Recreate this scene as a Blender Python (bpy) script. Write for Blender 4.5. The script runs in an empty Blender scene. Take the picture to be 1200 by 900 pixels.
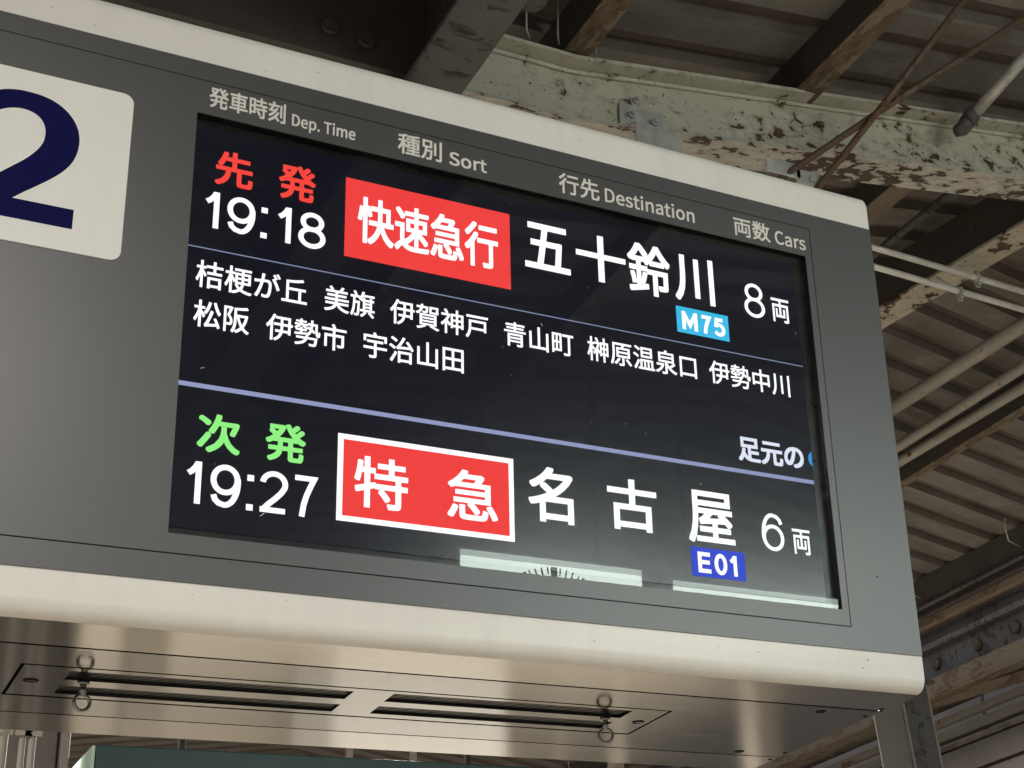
import bpy, bmesh, math, random, os
from mathutils import Vector, Matrix
random.seed(7)
C = bpy.context.scene.collection
SC = bpy.context.scene

# ------------------------------------------------------------ camera
cam_d = bpy.data.cameras.new("camera"); cam = bpy.data.objects.new("camera", cam_d); C.objects.link(cam)
cam_d.sensor_fit = 'HORIZONTAL'; cam_d.sensor_width = 36.0; cam_d.lens = 58.8645
cam_d.shift_x = -0.231225; cam_d.shift_y = 0.029633
cam_d.clip_start = 0.05; cam_d.clip_end = 300
cam.matrix_world = Matrix(((0.85493538, -0.1521512, -0.49591885, 0.0),
                           (-0.51296715, -0.39013774, -0.76462883, -1.93394),
                           (-0.07713746, 0.90809832, -0.41159112, 1.6),
                           (0, 0, 0, 1)))
SC.camera = cam
# ------------------------------------------------------------ world, exposure
W = bpy.data.worlds.new("World"); SC.world = W; W.use_nodes = True
bgn = W.node_tree.nodes["Background"]
bgn.inputs[0].default_value = (0.90, 0.93, 1.0, 1); bgn.inputs[1].default_value = 0.68
SC.view_settings.view_transform = 'Standard'; SC.view_settings.look = 'None'
SC.view_settings.exposure = 0.0; SC.view_settings.gamma = 1.0; SC.view_settings.use_curve_mapping = False
SC.render.engine = 'CYCLES'
cy = SC.cycles
cy.max_bounces = 7; cy.diffuse_bounces = 3; cy.glossy_bounces = 4; cy.transparent_max_bounces = 8
cy.use_denoising = True; cy.sample_clamp_indirect = 6.0; cy.use_adaptive_sampling = True; cy.adaptive_threshold = 0.01

# ------------------------------------------------------------ helpers
def link(name, me, mat=None, parent=None, loc=None):
    o = bpy.data.objects.new(name, me); C.objects.link(o)
    if mat: me.materials.append(mat)
    if parent: o.parent = parent
    if loc: o.location = loc
    return o
def empty(name, loc=(0, 0, 0)):
    o = bpy.data.objects.new(name, None); C.objects.link(o); o.location = loc; o.empty_display_size = .1
    return o
def tag(o, label=None, cat=None, group=None, kind=None):
    if label: o['label'] = label
    if cat: o['category'] = cat
    if group: o['group'] = group
    if kind: o['kind'] = kind
    return o
class MB:
    """collects shapes in world space, then links them as one mesh whose origin is its parent's"""
    def __init__(s): s.bm = bmesh.new()
    def box(s, x0, x1, y0, y1, z0, z1, bev=0, seg=2):
        r = bmesh.ops.create_cube(s.bm, size=1); vs = r['verts']
        for v in vs:
            v.co = ((x0+x1)/2 + v.co.x*(x1-x0), (y0+y1)/2 + v.co.y*(y1-y0), (z0+z1)/2 + v.co.z*(z1-z0))
        if bev:
            es = list({e for v in vs for e in v.link_edges})
            bmesh.ops.bevel(s.bm, geom=es, offset=bev, segments=seg, affect='EDGES', profile=.5)
        return s
    def obox(s, a, b, w, h, up=(0, 0, 1), bev=0, cx=0, cz=0):
        """bar of cross-section w (sideways) x h (along up) from a to b"""
        a = Vector(a); b = Vector(b); d = (b-a).normalized(); sd = d.cross(Vector(up)).normalized(); u = sd.cross(d)
        vs = []
        for p in (a, b):
            for sx, sz in ((-1, -1), (1, -1), (1, 1), (-1, 1)):
                vs.append(s.bm.verts.new(p + sd*(cx + sx*w/2) + u*(cz + sz*h/2)))
        fs = [s.bm.faces.new([vs[i] for i in f]) for f in ((3, 2, 1, 0), (4, 5, 6, 7), (0, 1, 5, 4), (1, 2, 6, 5), (2, 3, 7, 6), (3, 0, 4, 7))]
        if bev:
            bmesh.ops.bevel(s.bm, geom=list({e for f in fs for e in f.edges}), offset=bev, segments=1, affect='EDGES')
        return s
    def tube(s, pts, r, n=14, caps=True):
        pts = [Vector(p) for p in pts]; rings = []
        prev = None
        for i, p in enumerate(pts):
            d = ((pts[min(i+1, len(pts)-1)] - pts[max(i-1, 0)])).normalized()
            ref = prev if prev is not None else (Vector((0, 0, 1)) if abs(d.z) < .9 else Vector((1, 0, 0)))
            u = (ref - d*ref.dot(d)).normalized(); v = d.cross(u); prev = u
            rr = r[i] if isinstance(r, (list, tuple)) else r
            rings.append([s.bm.verts.new(p + (u*math.cos(2*math.pi*k/n) + v*math.sin(2*math.pi*k/n))*rr) for k in range(n)])
        for i in range(len(rings)-1):
            for k in range(n):
                f = s.bm.faces.new((rings[i][k], rings[i][(k+1) % n], rings[i+1][(k+1) % n], rings[i+1][k])); f.smooth = True
        if caps:
            s.bm.faces.new(rings[0][::-1]); s.bm.faces.new(rings[-1])
        return s
    def torus(s, c, R, r, ax1, ax2, n=28, m=10):
        c = Vector(c); a = Vector(ax1); b = Vector(ax2); nn = a.cross(b); g = []
        for i in range(n):
            t = 2*math.pi*i/n; d = a*math.cos(t) + b*math.sin(t)
            g.append([s.bm.verts.new(c + d*(R + r*math.cos(2*math.pi*j/m)) + nn*r*math.sin(2*math.pi*j/m)) for j in range(m)])
        for i in range(n):
            for j in range(m):
                f = s.bm.faces.new((g[i][j], g[(i+1) % n][j], g[(i+1) % n][(j+1) % m], g[i][(j+1) % m])); f.smooth = True
        return s
    def cyl(s, c, axis, r, h, n=18, bev=0):
        a = Vector(axis).normalized(); c = Vector(c)
        if bev: return s.tube([c, c + a*(h-bev), c + a*h], [r, r, r-bev], n)
        return s.tube([c, c + a*h], r, n)
    def prism(s, poly, x0, x1, f):
        """poly: list of 2-D points; f(u, v, w) -> world"""
        A = [s.bm.verts.new(f(u, v, x0)) for u, v in poly]; B = [s.bm.verts.new(f(u, v, x1)) for u, v in poly]
        s.bm.faces.new(A[::-1]); s.bm.faces.new(B)
        n = len(poly)
        for i in range(n): s.bm.faces.new((A[i], A[(i+1) % n], B[(i+1) % n], B[i]))
        return s
    def plate(s, u0, u1, v0, v1, holes, f, t):
        """plate with rectangular holes; f(u, v, w) -> world, thickness 0..t along w"""
        us = sorted({u0, u1} | {h[i] for h in holes for i in (0, 1)}); vs_ = sorted({v0, v1} | {h[i] for h in holes for i in (2, 3)})
        b = bmesh.new(); V = {}
        def gv(i, j):
            if (i, j) not in V: V[(i, j)] = b.verts.new((us[i], vs_[j], 0))
            return V[(i, j)]
        for i in range(len(us)-1):
            for j in range(len(vs_)-1):
                cu = (us[i]+us[i+1])/2; cv = (vs_[j]+vs_[j+1])/2
                if any(h[0] < cu < h[1] and h[2] < cv < h[3] for h in holes): continue
                b.faces.new((gv(i, j), gv(i+1, j), gv(i+1, j+1), gv(i, j+1)))
        bmesh.ops.dissolve_limit(b, angle_limit=.01, verts=b.verts[:], edges=b.edges[:])
        r = bmesh.ops.extrude_face_region(b, geom=b.faces[:])
        for v in [g for g in r['geom'] if isinstance(g, bmesh.types.BMVert)]: v.co.z += t
        me = bpy.data.meshes.new("t"); 
        for v in b.verts: v.co = f(*v.co)
        b.to_mesh(me); b.free(); s.bm.from_mesh(me); bpy.data.meshes.remove(me)
        return s
    def build(s, name, mat, parent=None, smooth=False):
        off = Vector((0, 0, 0)); p = parent
        while p: off += p.location; p = p.parent
        bmesh.ops.recalc_face_normals(s.bm, faces=s.bm.faces[:])
        for v in s.bm.verts: v.co -= off
        if smooth:
            for f in s.bm.faces: f.smooth = True
        me = bpy.data.meshes.new(name); s.bm.to_mesh(me); s.bm.free()
        return link(name, me, mat, parent)
def copy_tree(o, loc=None, parent=None):
    c = o.copy(); C.objects.link(c); c.parent = parent
    if loc is not None: c.location = loc
    for ch in list(o.children): copy_tree(ch, None, c)
    return c

# ------------------------------------------------------------ materials
def nt(name):
    m = bpy.data.materials.new(name); m.use_nodes = True
    return m, m.node_tree, m.node_tree.nodes["Principled BSDF"]
def N(t, kind, **kw):
    n = t.nodes.new(kind)
    for k, v in kw.items():
        if k.startswith('i_'):
            key = k[2:]; key = int(key) if key.isdigit() else key.replace('_', ' ')
            n.inputs[key].default_value = v
        else: setattr(n, k, v)
    return n
def coords(t, scale=(1, 1, 1), rot=(0, 0, 0)):
    tc = N(t, 'ShaderNodeTexCoord'); mp = N(t, 'ShaderNodeMapping'); mp.inputs['Scale'].default_value = scale; mp.inputs['Rotation'].default_value = rot
    t.links.new(tc.outputs['Object'], mp.inputs[0]); return mp.outputs[0]
def noise(t, vec, scale, detail=4, rough=.55, dist=0):
    n = N(t, 'ShaderNodeTexNoise'); n.inputs['Scale'].default_value = scale; n.inputs['Detail'].default_value = detail
    n.inputs['Roughness'].default_value = rough; n.inputs['Distortion'].default_value = dist
    t.links.new(vec, n.inputs['Vector']); return n.outputs['Fac']
def ramp(t, fac, stops, interp='LINEAR'):
    r = N(t, 'ShaderNodeValToRGB'); cr = r.color_ramp; cr.interpolation = interp
    while len(cr.elements) < len(stops): cr.elements.new(.5)
    for e, (p, c) in zip(cr.elements, stops):
        e.position = p; e.color = (c, c, c, 1) if isinstance(c, (int, float)) else (*c, 1)
    t.links.new(fac, r.inputs[0]); return r.outputs[0]
def mix(t, fac, a, b, mode='MIX'):
    m = N(t, 'ShaderNodeMix', data_type='RGBA', blend_type=mode)
    for s, v in ((0, fac), (6, a), (7, b)):
        if isinstance(v, (int, float)): m.inputs[s].default_value = v
        elif isinstance(v, tuple): m.inputs[s].default_value = (*v, 1)
        else: t.links.new(v, m.inputs[s])
    return m.outputs[2]
def bump(t, b, h, strength, dist):
    n = N(t, 'ShaderNodeBump'); n.inputs['Strength'].default_value = strength; n.inputs['Distance'].default_value = dist
    t.links.new(h, n.inputs['Height']); t.links.new(n.outputs[0], b.inputs['Normal'])
def plain(name, col, rough=.5, metal=0, var=.12, vscale=6, bstr=0, bscale=300, coat=0, spec=.5, rvar=.05, drip=0):
    m, t, b = nt(name); v = coords(t)
    n = noise(t, v, vscale, 5)
    dark = tuple(c*(1-var) for c in col); light = tuple(min(1, c*(1+var)) for c in col)
    cc = ramp(t, n, [(.3, dark), (.7, light)])
    if drip:      # faint run-down dirt and handling marks
        d1 = ramp(t, noise(t, coords(t, (17, 1, 1.1)), 1, 6, .75, .6), [(.45, 0), (.85, drip)])
        d2 = ramp(t, noise(t, v, 140, 3, .7), [(.60, 0), (.75, drip*.8)])
        cc = mix(t, d2, mix(t, d1, cc, tuple(c*.45 for c in col)), tuple(c*.55 for c in col))
    t.links.new(cc, b.inputs['Base Color'])
    b.inputs['Metallic'].default_value = metal; b.inputs['Specular IOR Level'].default_value = spec
    rr = ramp(t, noise(t, v, vscale*3, 3), [(.2, max(.02, rough-rvar)), (.8, min(1, rough+rvar))]); t.links.new(rr, b.inputs['Roughness'])
    b.inputs['Coat Weight'].default_value = coat
    if bstr: bump(t, b, noise(t, v, bscale, 2), bstr, .001)
    return m
def emit(name, col, strength):
    m, t, b = nt(name); b.inputs['Base Color'].default_value = (.02, .02, .02, 1)
    b.inputs['Emission Color'].default_value = (*col, 1); b.inputs['Emission Strength'].default_value = strength
    b.inputs['Roughness'].default_value = .5; b.inputs['Specular IOR Level'].default_value = .1
    return m
def rusty(name, paint, rust1=(.045, .022, .012), rust2=(.13, .065, .03), amount=.5, chip=22, stain=.5, stretch=(1, 1, 1), rough=.6, fine=90, grime=.35):
    """old paint flaking off rusty steel: big flakes, pinholes, brown bleeding, soot; the flakes have depth"""
    m, t, b = nt(name); v = coords(t, stretch)
    big = noise(t, v, chip*.16, 2, .5)                       # where the paint is weak
    fl = noise(t, v, chip, 6, .62, .35)
    s = N(t, 'ShaderNodeMath', operation='ADD'); t.links.new(fl, s.inputs[0])
    mm = N(t, 'ShaderNodeMath', operation='MULTIPLY'); t.links.new(big, mm.inputs[0]); mm.inputs[1].default_value = .55; t.links.new(mm.outputs[0], s.inputs[1])
    th = 1.02 - .22*amount
    chipm = ramp(t, s.outputs[0], [(th-.004-.0, 0), (th+.012, 1)]) if th < .98 else ramp(t, s.outputs[0], [(.96, 0), (.985, 1)])
    fin = ramp(t, noise(t, v, fine, 2, .5), [(.715-.04*amount, 0), (.735-.04*amount, 1)])
    mask = mix(t, 1.0, chipm, fin, 'LIGHTEN')
    rustc = ramp(t, noise(t, v, 30, 5, .7), [(.35, rust1), (.65, rust2)])
    pv = ramp(t, noise(t, v, 3.2, 5, .6), [(.3, tuple(c*(1-.5*grime) for c in paint)), (.65, paint)])
    # rust bleeding into the paint round the flakes
    bleed = ramp(t, s.outputs[0], [(th-.16, 0), (th, .75*stain)])
    pv = mix(t, bleed, pv, tuple((a+2*c)/3 for a, c in zip(paint, rust2)))
    speck = ramp(t, noise(t, v, 14, 6, .75), [(.56, 0), (.7, .6*grime)])
    pv = mix(t, speck, pv, tuple(c*.35 for c in paint))
    t.links.new(mix(t, mask, pv, rustc), b.inputs['Base Color'])
    t.links.new(ramp(t, mask, [(0, rough), (1, .92)]), b.inputs['Roughness'])
    inv = ramp(t, mask, [(0, 1.0), (1, 0.0)])
    hh = mix(t, .12, inv, noise(t, v, 60, 4))
    bump(t, b, hh, .8, .004)
    return m
def brushed(name, col, rough=.12):
    """stainless brushed along X: fine scratches run lengthwise and smear reflections across them"""
    m, t, b = nt(name)
    n = noise(t, coords(t, (2.5, 700, 700)), 1, 2)
    big = noise(t, coords(t), 2.5, 3)
    t.links.new(ramp(t, n, [(.3, tuple(x*.90 for x in col)), (.7, col)]), b.inputs['Base Color']); b.inputs['Metallic'].default_value = 1
    t.links.new(ramp(t, big, [(.3, rough*.8), (.7, rough*1.2)]), b.inputs['Roughness'])
    bump(t, b, n, .14, .0004)
    return m
WHITE = plain("white_enamel", (.78, .755, .69), .36, 0, .02, 3, rvar=.01, drip=.16)
GREY = plain("grey_enamel", (.045, .0455, .0455), .40, 0, .03, 2.5, rvar=.005, drip=.35); GREY.node_tree.nodes["Principled BSDF"].inputs["IOR"].default_value = 1.77
PLATEW = plain("plate_white", (.82, .80, .75), .4, 0, .02, rvar=.005, drip=.12)
NAVY = plain("navy_print", (.004, .004, .060), .6, 0, .05, spec=.08)
LETTER = plain("lettering_print", (.74, .71, .64), .45, 0, .03)
BLACK = plain("black_gap", (.004, .004, .004), .8, 0, .1, spec=.1)
BEZEL = plain("bezel_black", (.003, .003, .004), .3, 0, .1)
STEEL = brushed("brushed_stainless", (.26, .262, .248), .08)
STEEL2 = brushed("brushed_stainless_edge", (.345, .338, .305), .10)
CHROME = plain("polished_ring", (.30, .29, .27), .22, 1, .1, 30)
GALV = plain("galvanised", (.48, .49, .46), .5, .35, .2, 25, .1, 200)
CONDUIT = plain("conduit_steel", (.72, .70, .64), .33, .35, .15, 12, .05, 300)
PIPE = rusty("pipe_paint", (.34, .31, .26), amount=.12, chip=40, stain=.5, grime=.6, rough=.55)
PALE = rusty("pale_green_paint", (.56, .54, .44), rust2=(.15, .09, .04), amount=.52, chip=19, stain=.85, fine=75, stretch=(1, 1, 1.4), grime=.3)
PALEUNDER = rusty("pale_flaking_paint", (.52, .50, .43), rust1=(.03, .021, .015), rust2=(.09, .062, .044), amount=.72, chip=30, stain=.7, fine=45, stretch=(.45, 1, 1), grime=.4)
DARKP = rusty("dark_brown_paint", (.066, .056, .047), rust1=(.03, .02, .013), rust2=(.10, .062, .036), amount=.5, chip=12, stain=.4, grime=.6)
GREYP = rusty("dark_grey_paint", (.095, .091, .086), rust1=(.02, .018, .016), rust2=(.10, .085, .07), amount=.62, chip=14, stain=.3, fine=40, grime=.7, stretch=(.7, 1.6, 1))
RUST = rusty("bare_rust", (.19, .155, .11), rust1=(.06, .038, .024), rust2=(.16, .115, .075), amount=1.0, chip=15, stain=1, stretch=(1, .4, 1), grime=.7)
CREAM = rusty("cream_flaking_paint", (.46, .42, .32), rust1=(.03, .018, .012), rust2=(.10, .06, .03), amount=.62, chip=20, stain=.6, fine=55, grime=.4)
TEAL = plain("dark_teal_paint", (.022, .055, .052), .4, 0, .08)
MINT = plain("pale_mint_paint", (.50, .66, .56), .4, 0, .05)
def roofmat():
    m, t, b = nt("sooty_roof_sheet"); v = coords(t)
    a = ramp(t, noise(t, v, 1.6, 5, .6), [(.3, (.105, .094, .080)), (.7, (.19, .178, .158))])
    s = ramp(t, noise(t, v, 9, 6, .7), [(.5, 0), (.72, .7)])
    c = mix(t, s, a, (.24, .23, .205))
    st = ramp(t, noise(t, coords(t, (1.2, 9, 1)), 1, 4), [(.5, 0), (.7, .55)])
    c = mix(t, st, c, (.08, .055, .038))
    t.links.new(c, b.inputs['Base Color']); b.inputs['Roughness'].default_value = .75
    bump(t, b, noise(t, v, 40, 5), .3, .002)
    return m
ROOF = roofmat()
ROOFREC = plain("dark_recess", (.10, .082, .068), .8, 0, .3, 5, .2, 60)  # rib recesses coloured darker than the pans
def floormat():
    m, t, b = nt("platform_concrete"); v = coords(t)
    c = ramp(t, noise(t, v, 1.2, 6), [(.3, (.38, .33, .26)), (.7, (.46, .41, .33))])
    t.links.new(c, b.inputs['Base Color']); b.inputs['Roughness'].default_value = .6
    bump(t, b, noise(t, v, 60, 4), .2, .002)
    return m
FLOOR = floormat()
GRAVEL = plain("ballast", (.27, .24, .21), .9, 0, .4, 30, .6, 20)

# ------------------------------------------------------------ lamps of the platform (under the canopy)
TUBE = emit("lamp_tube_light", (1, .93, .80), 9)
LAMPW = plain("lamp_white", (.7, .7, .68), .4)
def platform_lamp(x, y, label, power=190):
    r = empty('platform_lamp', (x, y, 3.75))
    tag(r, label, 'lamp', 'fluorescent lamps under the canopy')
    MB().box(x-.09, x+.09, y-.62, y+.62, 3.77, 3.82, .008).build('lamp_body', LAMPW, r)
    MB().tube([(x, y-.58, 3.75), (x, y+.58, 3.75)], .015, 10).build('lamp_tube', TUBE, r)
    for s in (-.5, .5): MB().tube([(x, y+s, 3.81), (x, y+s, 4.49)], .008, 8).build('lamp_rod', GALV, r)
    L = bpy.data.lights.new("platform_lamp_light", 'AREA'); L.shape = 'RECTANGLE'; L.size = .16; L.size_y = 1.2
    L.energy = power; L.color = (1, .94, .87)
    lo = bpy.data.objects.new("lamp_light", L); C.objects.link(lo); lo.parent = r; lo.location = (0, 0, -.03)
for x, y, lb, pw in ((.10, -2.6, 'white fluorescent lamp nearest behind the camera', 46),
                 (-1.7, -7.2, 'white fluorescent lamp farther behind the camera on the left', 200),
                 (0.4, 4.2, 'white fluorescent lamp just behind the departure board', 170),
                 (2.6, 5.5, 'unseen white fluorescent lamp added behind the lower edge of the departure board', 170),  # added out of sight to brighten the roof underside
                 (0.9, 9.4, 'white fluorescent lamp far behind the departure board', 170),
                 (-2.3, 0.8, 'white fluorescent lamp left of the departure board', 170)):
    platform_lamp(x, y, lb, pw)
platform_lamp(4.2, 5.4, 'unseen white fluorescent lamp added nearest the platform edge behind the board', 215)  # hidden lamp added to lift the far right roof

# ------------------------------------------------------------ ground
tag(MB().box(-3.4, 5.3, -14, 34, -.3, 0, .01).build('platform_floor', FLOOR), kind='structure')
tag(MB().box(-60, 60, -60, 90, -1.4, -1.1).build('track_bed', GRAVEL), kind='structure')

# ------------------------------------------------------------ canopy roof (corrugated sheets)
def roof_z(x):
    if x < 1.72: return 4.4525
    if x < 3.6: return 4.70 - math.tan(math.radians(7.5))*(3.6-x)
    return 4.70 - math.tan(math.radians(11))*(x-3.6)
PITCH = .205
def sheet_mesh(xa, xb, n=5):
    """n corrugations along Y from 0, running from xa to xb down the slope; pans face down, the ribs between are recessed"""
    bm = bmesh.new(); prof = []
    for k in range(n):
        y = k*PITCH
        prof += [(y, 0), (y+.118, 0), (y+.138, .030), (y+.185, .030)]
    prof += [(n*PITCH, 0), (n*PITCH+.02, -.002)]
    za, zb = roof_z(xa+1e-4), roof_z(xb-1e-4)
    A = [bm.verts.new((xa, y, za+h)) for y, h in prof]; B = [bm.verts.new((xb, y, zb+h)) for y, h in prof]
    A2 = [bm.verts.new((xa, y, za+h+.003)) for y, h in prof]; B2 = [bm.verts.new((xb, y, zb+h+.003)) for y, h in prof]
    for i in range(len(prof)-1):
        f = bm.faces.new((A[i], A[i+1], B[i+1], B[i]))
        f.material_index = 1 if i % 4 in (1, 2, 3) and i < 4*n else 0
        bm.faces.new((B2[i], B2[i+1], A2[i+1], A2[i]))
    me = bpy.data.meshes.new('roof_sheet'); bm.to_mesh(me); bm.free()
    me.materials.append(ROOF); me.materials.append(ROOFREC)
    return me
roof = tag(empty('canopy_roof', (0, 0, 0)), kind='structure')
y_first = 1.175 - .1635 - PITCH*5*8
for xa, xb in ((-3.6, 1.72), (1.72, 3.6), (3.6, 5.36)):
    me = sheet_mesh(xa, xb)
    for k in range(34):
        link('roof_sheet', me, None, roof, (0, y_first + k*5*PITCH, (k % 2)*.0006))

# ------------------------------------------------------------ transverse steel beam, pale green
def beam(name, y, label, path, mats, h=.21, dark=False, group=None):
    """I-beam that follows path [(x, z_bottom)] across the platform at depth y (front flange edge)"""
    r = empty(name, (path[1][0], y, path[1][1])); tag(r, label, 'steel beam', group)
    def strip(nm, y0, y1, dz0, dz1, m):
        b = MB()
        lo = [(x, z+dz0) for x, z in path]; hi = [(x, z+dz1) for x, z in path][::-1]
        b.prism(lo+hi, y0, y1, lambda u, v, w: Vector((u, w, v)))
        bmesh.ops.bevel(b.bm, geom=[e for e in b.bm.edges if abs(e.verts[0].co.y-e.verts[1].co.y) < 1e-6], offset=.0015, segments=1, affect='EDGES')
        b.build(nm, m, r)
    strip('bottom_flange', y, y+.13, 0, .011, mats[1])
    strip('web', y+.058, y+.068, .013, h-.013, mats[0])
    strip('top_flange', y, y+.13, h-.011, h, mats[2])
    return r
PATH = [(-3.3, 4.103), (1.66, 4.100), (3.6, 4.389), (5.22, 4.389-math.tan(math.radians(11))*1.62)]
gb = beam('steel_beam', 1.30, 'pale green steel beam with flaking rusty paint crossing behind the board top', PATH, (PALE, PALEUNDER, PALE))
# fillet between web and top flange catches the light
b = MB(); P2 = PATH[1:3]
b.tube([(x, 1.352, z+.192) for x, z in PATH], .007, 8).build('weld_fillet', PALE, gb)
b = MB(); b.box(-.6, 1.235, 1.235, 1.247, 4.05, 4.445, .002); b.build('gusset_plate', DARKP, gb)
MB().box(-.6, 1.235, 1.248, 1.44, 4.055, 4.067, .002).build('cover_plate', DARKP, gb)
for hx, hz in ((.973, 4.128), (1.062, 4.118), (.62, 4.13), (.53, 4.12)):
    MB().cyl((hx, 1.2345, hz), (0, -1, 0), .024, .012, 20, .004).build('rivet', DARKP, gb)
# bolted bracket plate with three bolts on the web
br = empty('bracket_plate', (1.865, 1.30, 4.06)); tag(br, 'grey galvanised bent bracket plate bolted on the pale green beam', 'bracket')
pb = MB()
prof = [(1.352, 4.232), (1.346, 4.232), (1.346, 4.150), (1.262, 4.118), (1.262, 4.028), (1.268, 4.028), (1.268, 4.113), (1.352, 4.145)]
pb.prism(prof, 1.800, 1.932, lambda u, v, w: Vector((w, u, v))).build('bent_plate', GALV, br)
for bx, bz in ((1.832, 4.195), (1.900, 4.190), (1.850, 4.245)):
    q = MB(); q.cyl((bx, 1.346, bz), (0, -1, 0), .0165, .003, 20); q.cyl((bx, 1.343, bz), (0, -1, 0), .0115, .010, 6); q.cyl((bx, 1.333, bz), (0, -1, 0), .006, .009, 12)
    q.build('bolt', GALV, br)
# far beams of the same kind, down the platform
for k, yy in enumerate((7.6, 13.9, 20.2)):
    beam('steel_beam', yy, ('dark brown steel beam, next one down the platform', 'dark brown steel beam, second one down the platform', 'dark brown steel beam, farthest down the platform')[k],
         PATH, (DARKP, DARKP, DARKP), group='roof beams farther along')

# ------------------------------------------------------------ dark longitudinal girder, upper left
g = empty('dark_girder', (1.15, .6, 4.0)); tag(g, 'dark grey flaking girder running lengthwise above the middle of the board', 'girder')
MB().box(1.145, 1.285, -4, 1.230, 4.0, 4.014, .002).build('bottom_flange', GREYP, g)
MB().box(1.209, 1.221, -4, 1.230, 4.015, 4.36).build('web', DARKP, g)
MB().box(1.15, 1.28, -4, 1.230, 4.361, 4.375).build('top_flange', DARKP, g)
g2 = empty('dark_girder', (.45, .6, 4.05)); tag(g2, 'dark brown girder at upper left with two round rivet heads', 'girder')
MB().box(.33, .55, -4, 1.230, 4.07, 4.084, .002).build('bottom_flange', DARKP, g2)
MB().box(.44, .452, -4, 1.230, 4.085, 4.36).build('web', DARKP, g2)

# ------------------------------------------------------------ purlins along the platform
def purlin(x0, x1, z, h, y0, y1, label, m1, m2, dx=0, t=.006, name='purlin'):
    """channel: flange underneath from x0 to x1, web on its left side"""
    r = empty(name, (x0, (y0+y1)/2, z)); tag(r, label, 'purlin')
    b = MB(); b.obox(((x0+x1)/2, y0, z), ((x0+x1)/2+dx, y1, z), x1-x0, t, cz=t/2, bev=.001); b.build('flange', m1, r)
    b = MB(); b.obox((x0+t/2+.001, y0, z+t), (x0+t/2+.001+dx, y1, z+t), t, h-t, cz=(h-t)/2+.0006); b.build('web', m2, r)
    return r
purlin(2.356, 2.436, 4.412, .118, -4, 7.5, 'rusty brown channel purlin above the beam, right of the bracket plate', RUST, DARKP)
purlin(1.622, 1.695, 4.318, .13, -4, 7.5, 'rusty brown channel purlin just left of the bracket plate', RUST, DARKP)
purlin(3.005, 3.085, 4.50, .10, 1.45, 7.5, 'rusty brown purlin directly right of the board top corner', RUST, DARKP)
purlin(4.395, 4.445, 4.388, .13, -4, 7.5, 'rust-orange angle purlin below the grey pipes', RUST, DARKP)
rp = empty('ridge_purlin', (3.45, 2.4, 4.45)); tag(rp, 'thick cream ridge purlin with speckled flaking paint behind the conduits', 'purlin')
RA, RB = Vector((3.70, .55, 4.437)), Vector((2.93, 6.0, 4.437))
MB().obox(RA, RB, .122, .012, bev=.001).build('flange', CREAM, rp)
MB().obox(RA, RB, .010, .165, cx=-.050, cz=.09).build('web', DARKP, rp)
MB().tube([(3.135, 1.46, 4.43), (3.125, 7, 4.43)], .014, 12).build('conduit_pipe', GREYP)
tag(bpy.data.objects['conduit_pipe'], 'thin grey pipe lying beside the rusty purlin near the board corner', 'pipe')

for x, yy, xx in ((1.585, 1.26, 1.60), (1.70, 1.27, 1.712), (1.50, 1.27, 1.52)):
    hk = MB(); hk.tube([(x, yy, 4.445), (x+.004, yy+.01, 4.38), (x+.012, yy+.03, 4.345), (xx+.01, yy+.05, 4.335)], .0028, 6)
    o = hk.build('hook_bolt', GALV, gb)
# ------------------------------------------------------------ round pale drum seen above the beam
dr = empty('junction_drum', (1.50, 1.22, 4.36)); tag(dr, 'pale rounded enamel cover above the pale green beam', 'lamp cover')
MB().tube([(1.470, 1.15, 4.30), (1.452, 1.152, 4.345), (1.443, 1.155, 4.40)], [.03, .052, .058], 24).build('cover', GREYP, dr)

# ------------------------------------------------------------ pipes and rods
def pipe(name, pts, r, label, m, cat='pipe', group=None):
    o = MB().tube(pts, r, 16).build(name, m); tag(o, label, cat, group); return o
def ext(a, b, fa, fb):
    a, b = Vector(a), Vector(b); return [a + (a-b)*fa, b + (b-a)*fb]
for (a, b, r, lb) in (((3.90, 2.985, 4.40), (3.93, 2.17, 4.40), .030, 'thick grey pipe, highest of the three along the right roof'),
                      ((4.158, 3.28, 4.40), (4.165, 2.46, 4.40), .023, 'middle grey pipe of the three along the right roof'),
                      ((4.265, 3.43, 4.40), (4.290, 2.62, 4.40), .023, 'lowest grey pipe of the three with a rusty joint')):
    pipe('roof_pipe', ext(a, b, 4, 3), r, lb, PIPE, 'pipe', 'grey pipes along the right roof')
# two silver conduits across, with clamps
for zz, lb, cl in ((0, 'upper silver conduit running right from the board edge', 3.509), (-.0767, 'lower silver conduit running right from the board edge', 3.420)):
    def cp(x): return Vector((x, 1.95, 4.4040+zz - (x-3.077)*.0478))
    c = empty('silver_conduit', cp(3.1)); tag(c, lb, 'conduit', 'silver conduits right of the board')
    MB().tube([cp(1.9), cp(4.7)], .0110, 16).build('conduit_tube', CONDUIT, c)
    q = MB(); pc = cp(cl)
    q.torus(pc, .0145, .0030, (0, 1, 0), (0, 0, 1), 20, 8)
    q.torus(pc+Vector((.009, 0, 0)), .0145, .0030, (0, 1, 0), (0, 0, 1), 20, 8)
    q.box(pc.x-.006, pc.x+.014, 1.946, 1.952, pc.z-.038, pc.z-.013); q.cyl((pc.x+.004, 1.940, pc.z-.028), (0, -1, 0), .008, .008, 6)
    q.build('pipe_clamp', GALV, c)
    MB().tube([pc+Vector((0, .01, .012)), pc+Vector((-.03, .02, .03)), pc+Vector((-.06, .03, .055))], .006, 8).build('clamp_strap', GALV, c)
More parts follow.
